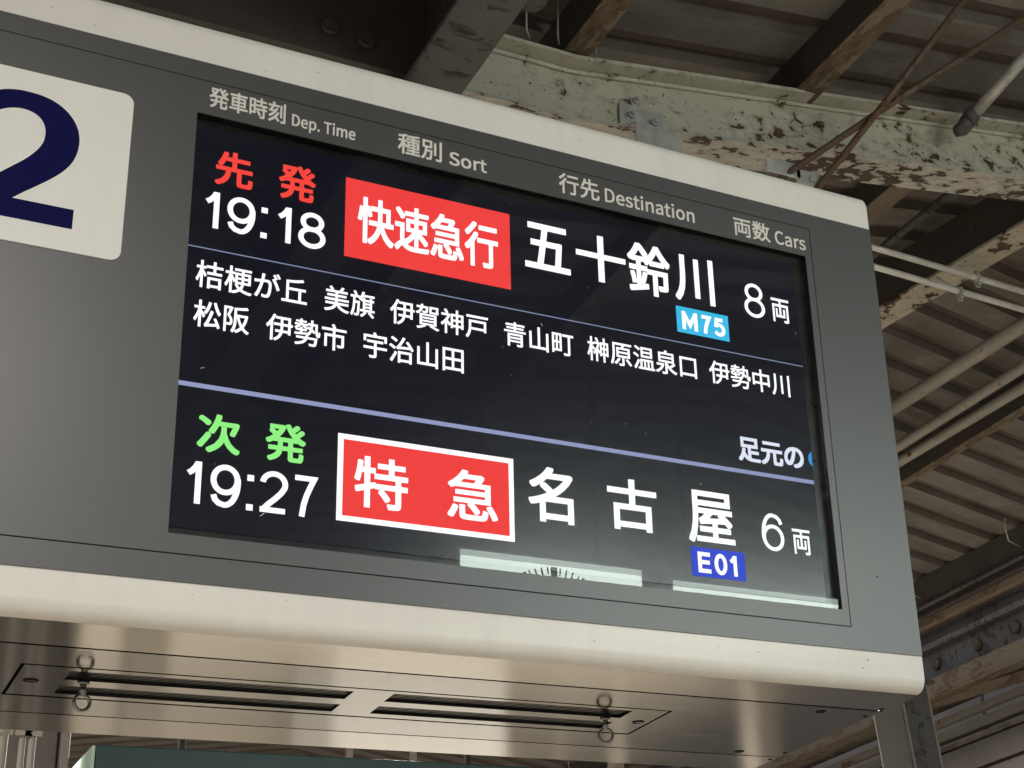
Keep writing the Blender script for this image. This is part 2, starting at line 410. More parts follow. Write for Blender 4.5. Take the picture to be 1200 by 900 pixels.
# crossed brown tie rods
RODM = rusty("rod_rust", (.12, .085, .055), amount=.9, chip=30, stain=1, grime=.5)
a1, b1 = Vector((2.3220, 1.20, 4.0176)), Vector((2.6289, .8545, 4.50)); a2, b2 = Vector((2.2518, 1.20, 4.0563)), Vector((2.8388, .8465, 4.50))
pipe('tie_rod', [a1-(b1-a1)*.02, a1+(b1-a1)*.5+Vector((0, 0, -.004)), b1+(b1-a1)*.12], .0095, 'steeper brown tie rod of the crossed pair above the board corner', RODM, 'tie rod', 'crossed tie rods')
pipe('tie_rod', [a2-(b2-a2)*.1, a2+(b2-a2)*.45+Vector((.006, 0, .012)), b2+(b2-a2)*.12], .0095, 'flatter brown tie rod of the crossed pair above the board corner', RODM, 'tie rod', 'crossed tie rods')
tb = empty('rod_bracket', (2.28, 1.2, 4.03)); tag(tb, 'small grey lug plate with one hole holding the crossed rods', 'bracket')
MB().box(2.255, 2.335, 1.206, 1.212, 4.008, 4.062, .002).build('lug_plate', GALV, tb)
MB().cyl((2.305, 1.206, 4.036), (0, -1, 0), .010, .006, 12).build('bolt', GALV, tb)
MB().box(2.16, 2.27, 1.206, 1.212, 4.03, 4.075, .002).build('lug_arm', GALV, tb)
# grey conduit ending in an elbow clamp on the beam
ec = empty('grey_conduit', (2.9, 1.2, 4.37)); tag(ec, 'thick grey conduit with a crumpled end fitting at upper right', 'conduit')
e0 = Vector((2.925, 1.215, 4.425)); e1 = Vector((2.957, .985, 4.50))
MB().tube([e0, e1, e1+(e1-e0)*.8], .019, 18).build('conduit_tube', GALV, ec)
q = MB(); q.tube([e0+Vector((.003, -.02, .012)), e0+Vector((-.004, .012, -.008)), e0+Vector((-.018, .03, -.03)), e0+Vector((-.036, .04, -.038))], [.024, .026, .023, .017], 12)
q.torus(e0+Vector((.0, .0, -.002)), .027, .006, (.86, .5, 0), (-.2, .34, .92), 18, 6)
q.build('end_fitting', GREYP, ec)

# ------------------------------------------------------------ right side: edge girder and the canopy beyond
eg = empty('edge_girder', (4.9, 4, 4.05)); tag(eg, 'dark rusty edge girder closing the corrugated roof on the right', 'girder')
MB().box(5.235, 5.40, -4, 30, 4.145, 4.159, .002).build('bottom_flange', DARKP, eg)
MB().box(5.27, 5.282, -4, 30, 4.16, 4.372).build('web', DARKP, eg)
MB().box(5.26, 5.30, -4, 30, 4.105, 4.144, .002).build('rust_strip', RUST, eg)
MB().tube([(5.25, -4, 4.205), (5.25, 30, 4.205)], .013, 10).build('cable', GREYP, eg)
for k in range(14):
    yy = 2.2 + k*.82
    MB().tube([(5.17, yy, roof_z(5.17)-.002), (5.172, yy+.01, 4.34), (5.19, yy+.02, 4.285), (5.262, yy+.02, 4.262)], .0032, 6).build('hook_bolt', GALV, eg)
rg = empty('riveted_girder', (6.0, 6, 4.1)); tag(rg, 'dark grey girder with a row of bolt heads at lower right', 'girder')
MB().box(6.0, 6.02, 0, 30, 4.10, 4.405).build('web', GREYP, rg)
MB().box(5.93, 6.09, 0, 30, 4.405, 4.42, .002).build('top_flange', GREYP, rg)
MB().box(5.955, 5.999, 0, 30, 4.295, 4.33, .002).build('angle', GREYP, rg)
MB().box(5.94, 5.999, 0, 30, 4.10, 4.115, .002).build('angle', GREYP, rg)
for k in range(26):
    yy = 4.4 + k*.17 + (.05 if k % 3 == 0 else 0)
    MB().cyl((5.935, yy, 4.42), (0, 0, 1), .030, .032, 8, .010).build('bolt', DARKP, rg)
    if k % 2 == 0: MB().cyl((5.999, yy+.06, 4.21), (-1, 0, 0), .036, .022, 10, .01).build('bolt', DARKP, rg)
RAILM = rusty('old_rail_paint', (.17, .155, .125), amount=.4, chip=10, stain=.6, grime=.6, stretch=(1, .4, 1))
rl = empty('rusty_chord', (5.95, 6, 4.0)); tag(rl, 'rust-brown lower chord with peeling white paint under the bolted girder', 'girder')
MB().box(5.90, 6.15, 0, 30, 3.985, 4.0, .002).build('flange', RUST, rl)
MB().box(5.90, 5.912, 0, 30, 4.001, 4.098).build('web', RUST, rl)
for k, (x0, x1, z0, z1, m, lb) in enumerate(((6.02, 6.07, 3.86, 3.90, PIPE, 'thin grey-brown rail right of the grey column, highest of the stack'),
        (6.05, 6.12, 3.78, 3.835, PIPE, 'second grey-brown rail from the top of the stack at lower right'),
        (6.04, 6.08, 3.715, 3.745, RUST, 'thin rusty rail in the stack at lower right'),
        (6.0, 6.35, 3.55, 3.69, DARKP, 'broad dark brown beam at the lower right edge'),
        (6.0, 6.03, 3.43, 3.53, DARKP, 'dark brown board lowest at the lower right edge'))):
    if m is PIPE: m = RAILM
    o = MB().box(x0, x1, 0, 30, z0, z1, .002).build('side_rail', m); tag(o, lb, 'rail')
# a diagonal brace crossing the rails
o = MB().obox((6.0, 4.75, 3.93), (6.0, 6.0, 4.03), .03, .055).build('diagonal_brace', RUST); tag(o, 'short rusty diagonal brace right of the grey column top', 'brace')
# pale wall panels beyond, lit by the evening light
pw = empty('opposite_canopy', (9, 8, 4.6)); tag(pw, 'pale grey panelling of the canopy over the next track', 'canopy')
PANEL = plain("faded_panel", (.17, .150, .13), .7, 0, .25, 2)
for k in range(7):
    MB().box(8.2, 8.24, 1+k*3.4, 4.36+k*3.4, 4.2, 6.4).build('panel', PANEL, pw)
MB().box(6.2, 12, 0, 30, 3.3, 3.34).build('soffit', DARKP, pw)
MB().box(8.3, 12, 0, 30, 6.4, 6.5).build('roof', DARKP, pw)

# ------------------------------------------------------------ columns
def column(pts_l, label, y, name='steel_column', group=None):
    r = empty(name, (pts_l[0], y, 0)); tag(r, label, 'column', group)
    x0, x1, x2 = pts_l[0], pts_l[1], pts_l[2]
    MB().box(x0, x1, y-.006, y+.006, -.0, 4.4).build('side_plate', GREYP, r)
    return r
cr = empty('steel_column', (3.9, 3.0, 0)); tag(cr, 'grey steel column under the lower right corner of the board', 'column')
def lean(x, z): return x + (3.19-z)*.095
def colplate(nm, xa, xb, ya, yb, m):
    b = MB(); vs = []
    for z in (0.0, 3.235):
        for x, y in ((xa, ya), (xb, ya), (xb, yb), (xa, yb)): vs.append(b.bm.verts.new((lean(x, z), y, z)))
    for f in ((3, 2, 1, 0), (4, 5, 6, 7), (0, 1, 5, 4), (1, 2, 6, 5), (2, 3, 7, 6), (3, 0, 4, 7)): b.bm.faces.new([vs[i] for i in f])
    bmesh.ops.bevel(b.bm, geom=b.bm.edges[:], offset=.002, segments=1, affect='EDGES')
    b.build(nm, m, cr)
COLM = plain("column_grey", (.165, .150, .130), .6, 0, .15, 4, .1, 200)
COLE = plain("column_edge", (.24, .22, .18), .6, 0, .2, 8)
colplate('flange', 3.63, 3.7635, 3.0, 3.008, COLM)
colplate('edge', 3.764, 3.772, 2.985, 2.999, COLE)
colplate('web', 3.7725, 3.8885, 2.992, 3.004, GREYP)
colplate('flange', 3.889, 3.897, 2.985, 3.02, COLE)
MB().box(3.74, 3.92, 2.97, 3.14, 3.237, 3.25, .002).build('cap_plate', GREYP, cr)
MB().box(3.80, 3.86, 3.0, 3.10, 3.251, 4.50).build('post', DARKP, cr)
COLW = plain("column_pale", (.42, .38, .32), .5, 0, .15, 4)
ff = True
for x, yy, w, lb in ((2.99, 7.0, .035, 'thin pale post below the board, first from the left'), (3.36, 7.0, .035, 'thin pale post below the board, second from the left'),
                 (5.15, 8.9, .05, 'thin pale post below the board near its middle'), (4.86, 7.4, .08, 'thicker pale post below the board, right of the middle')):
    o = MB().box(x-w/2, x+w/2, yy, yy+w, 0, roof_z(min(x, 4.9))-.35, .003).build('roof_post', COLW); tag(o, lb, 'post', 'pale posts down the platform')

# unseen things added down the platform to band the stainless underside's reflection
vm = empty('added_vending_machine', (3.2, 6.6, 0)); tag(vm, 'unseen white drinks vending machine with a lit front, added for the underside reflection', 'vending machine')
MB().box(2.75, 3.75, 6.6, 7.3, 0.02, 1.83, .015).build('cabinet', plain("machine_white", (.72, .70, .66), .35), vm)
MB().box(2.83, 3.50, 6.592, 6.598, .95, 1.72, .002).build('display_window', emit("added_machine_glow", (1, .93, .8), 1.6), vm)  # glowing window added for a bright streak in the steel
for k in range(3): MB().box(2.86, 3.47, 6.584, 6.590, 1.02+k*.25, 1.05+k*.25).build('shelf', GREYP, vm)
for x, yy, w, lb in ((1.55, 5.4, .18, 'unseen pale square pillar added beyond the board on the left'), (4.45, 5.0, .14, 'unseen pale square pillar added near the platform edge'), (2.1, 10.5, .2, 'unseen pale square pillar added far down the platform')):
    p_ = empty('added_pillar', (x, yy, 0)); tag(p_, lb, 'pillar')
    MB().box(x-w/2, x+w/2, yy, yy+w, .1, 2.5, .01).build('shaft', COLW, p_); MB().box(x-w/2-.03, x+w/2+.03, yy-.03, yy+w+.03, 0, .099, .005).build('base', GREYP, p_)
bn = empty('added_bench', (.6, 6.2, 0)); tag(bn, 'unseen dark blue bench added down the platform', 'bench')
MB().box(.0, 1.2, 6.2, 6.6, .42, .45, .005).build('seat', NAVY, bn); MB().box(.0, 1.2, 6.61, 6.64, .5, .9, .005).build('backrest', NAVY, bn)
for x in (.1, 1.1): MB().box(x-.02, x+.02, 6.25, 6.62, 0, .418).build('leg', GREYP, bn)

# ------------------------------------------------------------ lower left: wall, pipes, teal sign box
wl = empty('back_wall', (.3, 3.2, 0)); tag(wl, 'stained grey wall end panel at the lower left edge', 'wall')
WALL = rusty("stained_wall", (.22, .19, .165), rust1=(.10, .08, .065), rust2=(.17, .14, .12), amount=.35, chip=6, stain=.6, grime=.8)
MB().box(-2.2, .86, 3.3, 3.42, 0, 3.9, .004).build('panel', WALL, wl)
MB().box(.865, .890, 3.27, 3.43, 0, 3.9, .004).build('corner_post', PIPE, wl)
for x, r, lb in ((.60, .012, 'left one of the cream wall pipes at the lower left corner'), (.645, .008, 'middle thin cream wall pipe at the lower left corner'), (.668, .009, 'right one of the cream wall pipes, beside the wall')):
    c = empty('wall_pipe', (x, 2.5, 1.2)); tag(c, lb, 'pipe', 'cream wall pipes')
    MB().tube([(x, 2.5, 0), (x, 2.5, 3.9)], r, 12).build('pipe_tube', COLW, c)
    for zc in (2.735, 1.6):
        q = MB(); q.torus((x, 2.5, zc), r+.003, .004, (1, 0, 0), (0, 1, 0), 18, 6); q.box(x-.02, x+.02, 2.486, 2.49, zc-.007, zc+.007); q.build('pipe_clamp', COLW, c)
ts = empty('teal_sign_box', (1.7, 3.3, 2.3)); tag(ts, 'dark teal hanging sign box with a pale mint end face below the board', 'sign')
TX, TY = .94, 3.2
MB().box(TX+.012, 2.62, TY, TY+.9, 2.30, 2.895, .004).build('casing', TEAL, ts)
MB().box(TX, TX+.010, TY+.004, TY+.896, 2.30, 2.893, .002).build('end_face', MINT, ts)
MB().box(TX-.004, TX-.0005, TY+.30, TY+.312, 2.30, 2.89).build('seam', PLATEW, ts)
for x in (1.3, 2.3): MB().tube([(x, TY+.45, 2.89), (x, TY+.45, 4.44)], .012, 10).build('hanger', DARKP, ts)

# ------------------------------------------------------------ signs behind the photographer, seen mirrored in the display
def litface(name, col, s):
    m, t, b = nt(name); v = coords(t)
    b.inputs['Base Color'].default_value = (.3, .3, .3, 1); b.inputs['Emission Color'].default_value = (*col, 1); b.inputs['Emission Strength'].default_value = s
    return m
LITF = litface("lit_acrylic", (.88, .97, .90), 15)
LITB = litface("lit_acrylic_border", (.80, .90, .84), 7)
TICK = plain("clock_black", (.01, .01, .01), .5)
YB = -3.09
def lightbox(x0, x1, ztop, h, label, nm):
    r = empty(nm, ((x0+x1)/2, YB-.1, ztop-h)); tag(r, label, 'sign')
    MB().box(x0-.012, x1+.012, YB-.22, YB-.004, ztop-h-.012, ztop+.012, .004).build('casing', GALV, r)
    MB().box(x0, x1-.0, YB-.003, YB+.002, ztop-h, ztop-.022, .001).build('lit_face', LITF, r)
    MB().box(x0, x1, YB-.003, YB+.004, ztop-.0215, ztop, .001).build('face_border', LITB, r)
    for x in (x0+.12, x1-.12): MB().tube([(x, YB-.1, ztop+.012), (x, YB-.1, 4.45)], .012, 10).build('hanger', DARKP, r)
    return r
cs = lightbox(2.053, 2.745, 3.602, .62, 'lit pale green sign box with a round clock, mirrored at the display bottom', 'clock_sign')
CXc, CZc, CR = 2.398, 3.572-.237, .237
for k in range(60):
    a = math.pi/2 - 2*math.pi*k/60; big = k % 5 == 0
    l = .040 if k == 0 else (.020 if big else .028); w = .024 if k == 0 else (.022 if big else .0045)
    p0 = Vector((CXc + math.cos(a)*(CR-l), YB+.004, CZc + math.sin(a)*(CR-l))); p1 = Vector((CXc + math.cos(a)*CR, YB+.004, CZc + math.sin(a)*CR))
    MB().obox(p0, p1, w, .003, up=(0, 1, 0)).build('hour_mark' if big else 'minute_mark', TICK, cs)
for a, l, w in ((math.pi/2 - 2*math.pi*(17/60), .19, .012), (math.pi/2 - 2*math.pi*(7.28/12), .13, .018)):
    MB().obox((CXc, YB+.009, CZc), (CXc+math.cos(a)*l, YB+.009, CZc+math.sin(a)*l), w, .003, up=(0, 1, 0)).build('clock_hand', TICK, cs)
lightbox(2.874, 4.2, 3.578, .5, 'second lit pale green sign box, mirrored at the lower right of the display', 'lit_sign')

# ============================================================ THE DEPARTURE BOARD
X0, X1 = -.042, 1.5305
ZT, ZB, DEP = 3.099, 2.232, .515
board = empty('departure_board', (.744, .25, ZB))
tag(board, 'large white framed train departure board with a lit display, seen from below', 'departure board')
SX0, SX1, SZ0, SZ1 = .4185, 1.3885, 2.3455, 2.9455          # display opening
# white housing: rounded long edges, recess cut for the display
hb = bmesh.new(); R_ = .024; seg = 7
def arc(cy_, cz_, a0, a1, r): return [(cy_ + r*math.cos(a0+(a1-a0)*k/seg), cz_ + r*math.sin(a0+(a1-a0)*k/seg)) for k in range(seg+1)]
prof = arc(R_+.001, ZT-R_, math.pi/2, math.pi, R_) + arc(.021, ZB+.020, math.pi, 1.5*math.pi, .020) + [(.024, ZB+.006), (DEP, ZB+.006), (DEP, ZT)]
def ringx(x, ins):
    out = []
    cyv, czv = .25, (ZT+ZB)/2
    for y, z in prof:
        fy = min(ins, 1); out.append((y + (ins if y < .2 else -ins*(y > .4)), z + (-ins if z > czv else ins)))
    return [hb.verts.new((x, y, z)) for y, z in out]
rings = [ringx(X0, .006), ringx(X0+.002, .002), ringx(X0+.006, 0), ringx(X1-.0045, 0), ringx(X1-.0030, .0006), ringx(X1-.0012, .0022), ringx(X1, .006)]
for i in range(len(rings)-1):
    n = len(prof)
    for k in range(n): hb.faces.new((rings[i][k], rings[i][(k+1) % n], rings[i+1][(k+1) % n], rings[i+1][k])).smooth = True
hb.faces.new(rings[0][::-1]); hb.faces.new(rings[-1]); bmesh.ops.recalc_face_normals(hb, faces=hb.faces[:])
me = bpy.data.meshes.new('housing'); hb.to_mesh(me); hb.free()
tmp = link('housing_tmp', me, WHITE)
cut = MB().box(SX0-.03, SX1+.03, -.05, .04, SZ0-.03, SZ1+.03).build('cutter', WHITE)
md = tmp.modifiers.new('b', 'BOOLEAN'); md.object = cut; md.operation = 'DIFFERENCE'; md.solver = 'EXACT'
dg = bpy.context.evaluated_depsgraph_get()
hm = bpy.data.meshes.new_from_object(tmp.evaluated_get(dg)); hm.name = 'housing'
bpy.data.objects.remove(tmp); bpy.data.objects.remove(cut)
hm.transform(Matrix.Translation(-board.location)); 
hm.materials.clear()
housing = link('housing', hm, WHITE, board)
for p in hm.polygons: p.use_smooth = max(abs(c) for c in p.normal) < .9995
try: hm.set_sharp_from_angle(angle=math.radians(30))
except Exception: pass
F = lambda u, v, w: Vector((u, w-.0012, v))
GX1 = 1.5268
# outer grey face with the access door set in it (a real gap round the door)
MB().plate(X0+.004, GX1, 2.2860, 3.0289, [(-.02, 1.4020, 2.3195, 3.0000)], F, .0016).build('face_frame', GREY, board)
MB().box(-.03, 1.41, .0007, .0014, 2.312, 3.008).plate(0, .001, 0, .001, [], F, .0001).build('door_gap', BLACK, board) if False else None
gap = MB().plate(-.03, 1.41, 2.312, 3.008, [(SX0-.02, SX1+.008, SZ0-.01, SZ1+.01)], lambda u, v, w: Vector((u, w-.0003, v)), .0002).build('door_gap', BLACK, board)
door = MB().plate(-.0185, 1.4003, 2.3210, 2.9985, [(SX0, SX1, SZ0, SZ1)], lambda u, v, w: Vector((u, w-.0016, v)), .0010).build('access_door', GREY, board)
MB().plate(SX0-.012, SX1+.012, SZ0-.012, SZ1+.012, [(SX0, SX1, SZ0, SZ1)], lambda u, v, w: Vector((u, w+.0000, v)), .012).build('display_reveal', BEZEL, board)
for x, z in ((1.4595, 2.4045), (.2, 2.30)):
    MB().cyl((x, -.0012, z), (0, -1, 0), .0012, .0008, 10).build('screw', BLACK, board)

# display
def lcdmat():
    m, t, b = nt("lcd_black"); v = coords(t)
    n = ramp(t, noise(t, v, 1.4, 3), [(.3, (.0026, .0030, .0080)), (.7, (.0038, .0043, .0100))])
    b.inputs['Base Color'].default_value = (.003, .003, .004, 1); t.links.new(n, b.inputs['Emission Color']); b.inputs['Emission Strength'].default_value = 1
    b.inputs['Roughness'].default_value = .21; b.inputs['Specular IOR Level'].default_value = .50
    return m
LCD = lcdmat()
LX1 = 1.3690
disp = MB().box(SX0-.008, LX1, .0100, .0115, 2.3580, 2.9335).build('display_screen', LCD, board)
MB().box(SX0-.011, SX1+.011, .0117, .0150, SZ0-.011, SZ1+.011).build('display_bezel', BEZEL, board)
def glassmat():
    m = bpy.data.materials.new("cover_glass"); m.use_nodes = True; t = m.node_tree; t.nodes.clear()
    out = N(t, 'ShaderNodeOutputMaterial'); mx = N(t, 'ShaderNodeMixShader'); tr = N(t, 'ShaderNodeBsdfTransparent'); gl = N(t, 'ShaderNodeBsdfGlossy')
    gl.inputs['Roughness'].default_value = 0.0; gl.inputs['Color'].default_value = (.95, 1, .97, 1); tr.inputs['Color'].default_value = (.97, .985, .98, 1)
    fr = N(t, 'ShaderNodeFresnel'); fr.inputs['IOR'].default_value = 1.52; ge = N(t, 'ShaderNodeNewGeometry')
    inv = N(t, 'ShaderNodeMath', operation='SUBTRACT'); inv.inputs[0].default_value = 1; t.links.new(ge.outputs['Backfacing'], inv.inputs[1])
    mu = N(t, 'ShaderNodeMath', operation='MULTIPLY'); t.links.new(fr.outputs[0], mu.inputs[0]); t.links.new(inv.outputs[0], mu.inputs[1])
    hz = N(t, 'ShaderNodeBsdfRefraction'); hz.inputs['IOR'].default_value = 1.0001; hz.inputs['Roughness'].default_value = .62   # scatter mixed into the glass to imitate bloom round bright print
    m2 = N(t, 'ShaderNodeMixShader'); m2.inputs[0].default_value = .05; t.links.new(tr.outputs[0], m2.inputs[1]); t.links.new(hz.outputs[0], m2.inputs[2])
    t.links.new(mu.outputs[0], mx.inputs[0]); t.links.new(m2.outputs[0], mx.inputs[1]); t.links.new(gl.outputs[0], mx.inputs[2]); t.links.new(mx.outputs[0], out.inputs[0])
    return m
MB().box(SX0+.0005, SX1-.0005, .0030, .0050, SZ0+.0005, SZ1-.0005).build('cover_glass', glassmat(), board)

TXT = {'white': emit("pixel_white", (.97, .97, 1), 1.25), 'red': emit("pixel_red", (1, .055, .04), 1.0), 'green': emit("pixel_green", (.31, 1, .25), .95),
       'redbox': emit("pixel_red_field", (1, .045, .042), .93), 'cyan': emit("pixel_cyan", (.035, .52, .85), 1), 'blue': emit("pixel_blue", (.03, .065, .64), 1),
       'line': emit("pixel_line", (.30, .33, .55), 1), 'thin': emit("pixel_thin_line", (.22, .26, .42), 1), 'soft': emit("pixel_soft_white", (.80, .84, .98), 1),
       'ring': emit("pixel_ring", (.03, .30, .75), 1)}
NOTO = None
try:
    fp = os.path.join(bpy.utils.resource_path('LOCAL'), 'datafiles', 'fonts', 'Noto Sans CJK Regular.woff2')
    if os.path.exists(fp): NOTO = bpy.data.fonts.load(fp)
except Exception: NOTO = None
INTER = None
try:
    fp = os.path.join(bpy.utils.resource_path('LOCAL'), 'datafiles', 'fonts', 'Inter.woff2')
    if os.path.exists(fp): INTER = bpy.data.fonts.load(fp)
except Exception: INTER = None
def text_mesh(s, noto=False):
    cu = bpy.data.curves.new('t', 'FONT'); cu.body = s; cu.size = 1; cu.fill_mode = 'FRONT'; cu.resolution_u = 4
    if noto and NOTO: cu.font = NOTO
    if not noto and INTER: cu.font = INTER
    o = bpy.data.objects.new('t', cu); C.objects.link(o)
    bpy.context.view_layer.update()
    me = bpy.data.meshes.new_from_object(o.evaluated_get(bpy.context.evaluated_depsgraph_get()))
    bpy.data.objects.remove(o)
    return me
def lettering(s, x0, x1, z0, z1, y, mat, parent, bold=0, noto=False, name='lettering', label=None):
    """flat print fitted to its measured extent; bold (m) widens every stroke by overlapping shifted films a few microns apart"""
    src = text_mesh(s, noto)
    xs = [v.co.x for v in src.vertices]; ys = [v.co.y for v in src.vertices]
    ax, bx, ay, by = min(xs), max(xs), min(ys), max(ys)
    off = Vector((0, 0, 0)); p = parent
    while p: off += p.location; p = p.parent
    fit = [(x0+bold + (v.co.x-ax)/(bx-ax)*(x1-x0-2*bold), z0+bold + (v.co.y-ay)/(by-ay)*(z1-z0-2*bold)) for v in src.vertices]
    faces = [tuple(p_.vertices) for p_ in src.polygons]
    V = []; Fc = []; shifts = [(0, 0)] + ([(bold*i, bold*j) for i in (-1, 0, 1) for j in (-1, 0, 1) if i or j] if bold else [])
    for i, (dx, dz) in enumerate(shifts):
        n0 = len(V); V += [tuple(Vector((fx+dx, y - i*8e-6, fz+dz)) - off) for fx, fz in fit]
        Fc += [tuple(n0+j for j in f) for f in faces]
    me = bpy.data.meshes.new(name); me.from_pydata(V, [], Fc); me.update()
    o = link(name, me, mat, parent)
    if label: o['label'] = label
    return o
def earc(cx_, cy_, rx, ry, a0, a1, n=20):
    return [(cx_+rx*math.cos(math.radians(a0+(a1-a0)*k/n)), cy_+ry*math.sin(math.radians(a0+(a1-a0)*k/n))) for k in range(n+1)]
# pen paths of grotesque figures in a unit box (list of strokes)
PEN = {'1': [[(1, -.0), (1, 1)], [(0, .735), (.35, .80), (.68, .91), (.92, 1.04)]],
 '9': [earc(.49, .665, .49, .335, 0, 360, 36), earc(.49, .60, .51, .60, 12, -95, 24) + [(.25, .035), (.10, .12), (.03, .245)]],
 '6': [earc(.51, .335, .49, .335, 0, 360, 36), earc(.51, .40, .51, .60, 192, 85, 24) + [(.75, .965), (.90, .88), (.97, .755)]],
 '8': [earc(.5, .765, .42, .235, 0, 360, 32), earc(.5, .27, .5, .27, 0, 360, 36)],
 '2': [earc(.50, .72, .47, .28, 175, -20, 22) + [(.80, .48), (.55, .31), (.28, .15), (.06, -.01)], [(-.06, 0), (1, 0)]],
 '7': [[(0, 1), (1.0, 1), (.80, .76), (.62, .52), (.48, .25), (.40, -.06)]],
 '5': [[(.93, 1), (.20, 1), (.08, .47)] , earc(.46, .33, .52, .33, 140, -150, 26) + [(.0, .17)]],
 '0': [earc(.5, .5, .5, .5, 0, 360, 40)],
 'M': [[(0, -.08), (0, 1)], [(.03, 1), (.5, .22), (.97, 1)], [(1, 1), (1, -.08)]],
 'E': [[(0, -.0), (0, 1)], [(-.1, 1), (1, 1)], [(-.1, .52), (.93, .52)], [(-.1, 0), (1.03, 0)]]}
def figure(ch, x0, x1, z0, z1, w, y, mat, parent, wy=None):
    """one figure drawn with a square-ended pen of width w inside its measured box"""
    off = Vector((0, 0, 0)); p = parent
    while p: off += p.location; p = p.parent
    h = w/2; V = []; Fc = []
    for si, path in enumerate(PEN[ch]):
        pts = [Vector((x0+h+u*(x1-x0-w), z0+h+v*(z1-z0-w))) for u, v in path]
        closed = (pts[0]-pts[-1]).length < 1e-6
        if closed: pts = pts[:-1]
        elif ch in '1EM7' :                                     # run straight stems to the box edge
            d = (pts[0]-pts[1]).normalized()
            if abs(d.y) > .95: pts[0] = Vector((pts[0].x, z0 if d.y < 0 else z1))
            d = (pts[-1]-pts[-2]).normalized()
            if abs(d.y) > .95: pts[-1] = Vector((pts[-1].x, z0 if d.y < 0 else z1))
        n = len(pts); b0 = len(V)
        for i in range(n):
            pa = pts[(i-1) % n] if (closed or i) else pts[i]; pc = pts[(i+1) % n] if (closed or i < n-1) else pts[i]
            d1 = (pts[i]-pa).normalized() if (pts[i]-pa).length > 0 else (pc-pts[i]).normalized()
            d2 = (pc-pts[i]).normalized() if (pc-pts[i]).length > 0 else d1
            nn = Vector((-d1.y-d2.y, d1.x+d2.x)).normalized(); k = h/max(.4, nn.dot(Vector((-d1.y, d1.x))))
            for s_ in (1, -1):
                q_ = pts[i] + nn*k*s_; V.append(tuple(Vector((q_.x, y-si*8e-6, q_.y)) - off))
        for i in range(n if closed else n-1):
            j = (i+1) % n; Fc.append((b0+2*i, b0+2*i+1, b0+2*j+1, b0+2*j))
    me = bpy.data.meshes.new('lettering'); me.from_pydata(V, [], Fc); me.update()
    return link('lettering', me, mat, parent)
# printed headings on the grey door
YP = -.0018
for s, x0, x1, z0, z1, of, no in (
    ('発車時刻', 0.4327, 0.5363, 2.9585, 2.992, 0.0005, True),
    ('Dep. Time', 0.5453, 0.6355, 2.9545, 2.9803, 0.0004, True),
    ('種別', 0.6977, 0.7641, 2.9575, 2.992, 0.0005, True),
    ('Sort', 0.7751, 0.8338, 2.9578, 2.9808, 0.0005, True),
    ('行先', 0.9497, 1.0172, 2.9555, 2.9915, 0.0005, True),
    ('Destination', 1.0266, 1.183, 2.958, 2.984, 0.0004, True),
    ('両数', 1.255, 1.3231, 2.9545, 2.9895, 0.0005, True),
    ('Cars', 1.3319, 1.3908, 2.956, 2.9815, 0.0004, True),
    ):
    lettering(s, x0, x1, z0, z1, YP, LETTER, door, of, no)
# what the display shows
YD = .0096
for s, x0, x1, z0, z1, of, no, c in (
    ('先', 0.44912, 0.49927, 2.84776, 2.90233, 0.0012, True, 'red'),
    ('発', 0.53404, 0.58509, 2.84857, 2.90414, 0.0012, True, 'red'),
    ('快速急行', 0.64509, 0.85382, 2.80445, 2.87882, 0.0012, True, 'whiteb'),
    ('五', 0.89643, 0.96929, 2.82254, 2.89992, 0.0015, True, 'white'),
    ('十', 0.97914, 1.06195, 2.82254, 2.90193, 0.0015, True, 'white'),
    ('鈴', 1.06526, 1.13862, 2.81751, 2.90545, 0.0015, True, 'white'),
    ('川', 1.14616, 1.21621, 2.82103, 2.90294, 0.0015, True, 'white'),
    ('両', 1.32012, 1.35308, 2.81872, 2.86103, 0.0005, True, 'white'),
    ('桔梗が丘', 0.43304, 0.57836, 2.68888, 2.72918, 0.0004, True, 'white'),
    ('美旗', 0.60177, 0.67142, 2.68918, 2.72807, 0.0004, True, 'white'),
    ('伊賀神戸', 0.69322, 0.83663, 2.68838, 2.72707, 0.0004, True, 'white'),
    ('青山町', 0.86105, 0.96909, 2.68737, 2.72606, 0.0004, True, 'white'),
    ('榊原温泉口', 0.9915, 1.1738, 2.68838, 2.72807, 0.0004, True, 'white'),
    ('伊勢中川', 1.19581, 1.34032, 2.68787, 2.72707, 0.0004, True, 'white'),
    ('松阪', 0.43344, 0.50419, 2.6317, 2.67079, 0.0004, True, 'white'),
    ('伊勢市', 0.526, 0.63333, 2.63109, 2.67029, 0.0004, True, 'white'),
    ('宇治山田', 0.65684, 0.79975, 2.63009, 2.66928, 0.0004, True, 'white'),
    ('足元の', 1.23631, 1.35318, 2.56688, 2.60657, 0.0012, True, 'soft'),
    ('次', 0.44751, 0.50057, 2.46095, 2.51371, 0.0012, True, 'green'),
    ('発', 0.53203, 0.58368, 2.46186, 2.51462, 0.0012, True, 'green'),
    ('特', 0.6482, 0.72056, 2.41462, 2.48638, 0.0012, True, 'whiteb'),
    ('急', 0.77503, 0.84678, 2.41543, 2.48678, 0.0012, True, 'whiteb'),
    ('名', 0.89211, 0.96014, 2.42719, 2.50899, 0.0015, True, 'white'),
    ('古', 1.013, 1.09149, 2.4309, 2.50899, 0.0015, True, 'white'),
    ('屋', 1.14154, 1.21862, 2.42638, 2.50809, 0.0015, True, 'white'),
    ('両', 1.31902, 1.35057, 2.42879, 2.46859, 0.0005, True, 'white'),
    ):
    lettering(s, x0, x1, z0, z1, YD - (.0006 if c in ('whiteb',) else .0003), TXT['white' if c == 'whiteb' else c], disp, of, no)
def field(x0, x1, z0, z1, c, y=YD, name='colour_field'):
    return MB().box(x0, x1, y, y+.0002, z0, z1).build(name, TXT[c], disp)
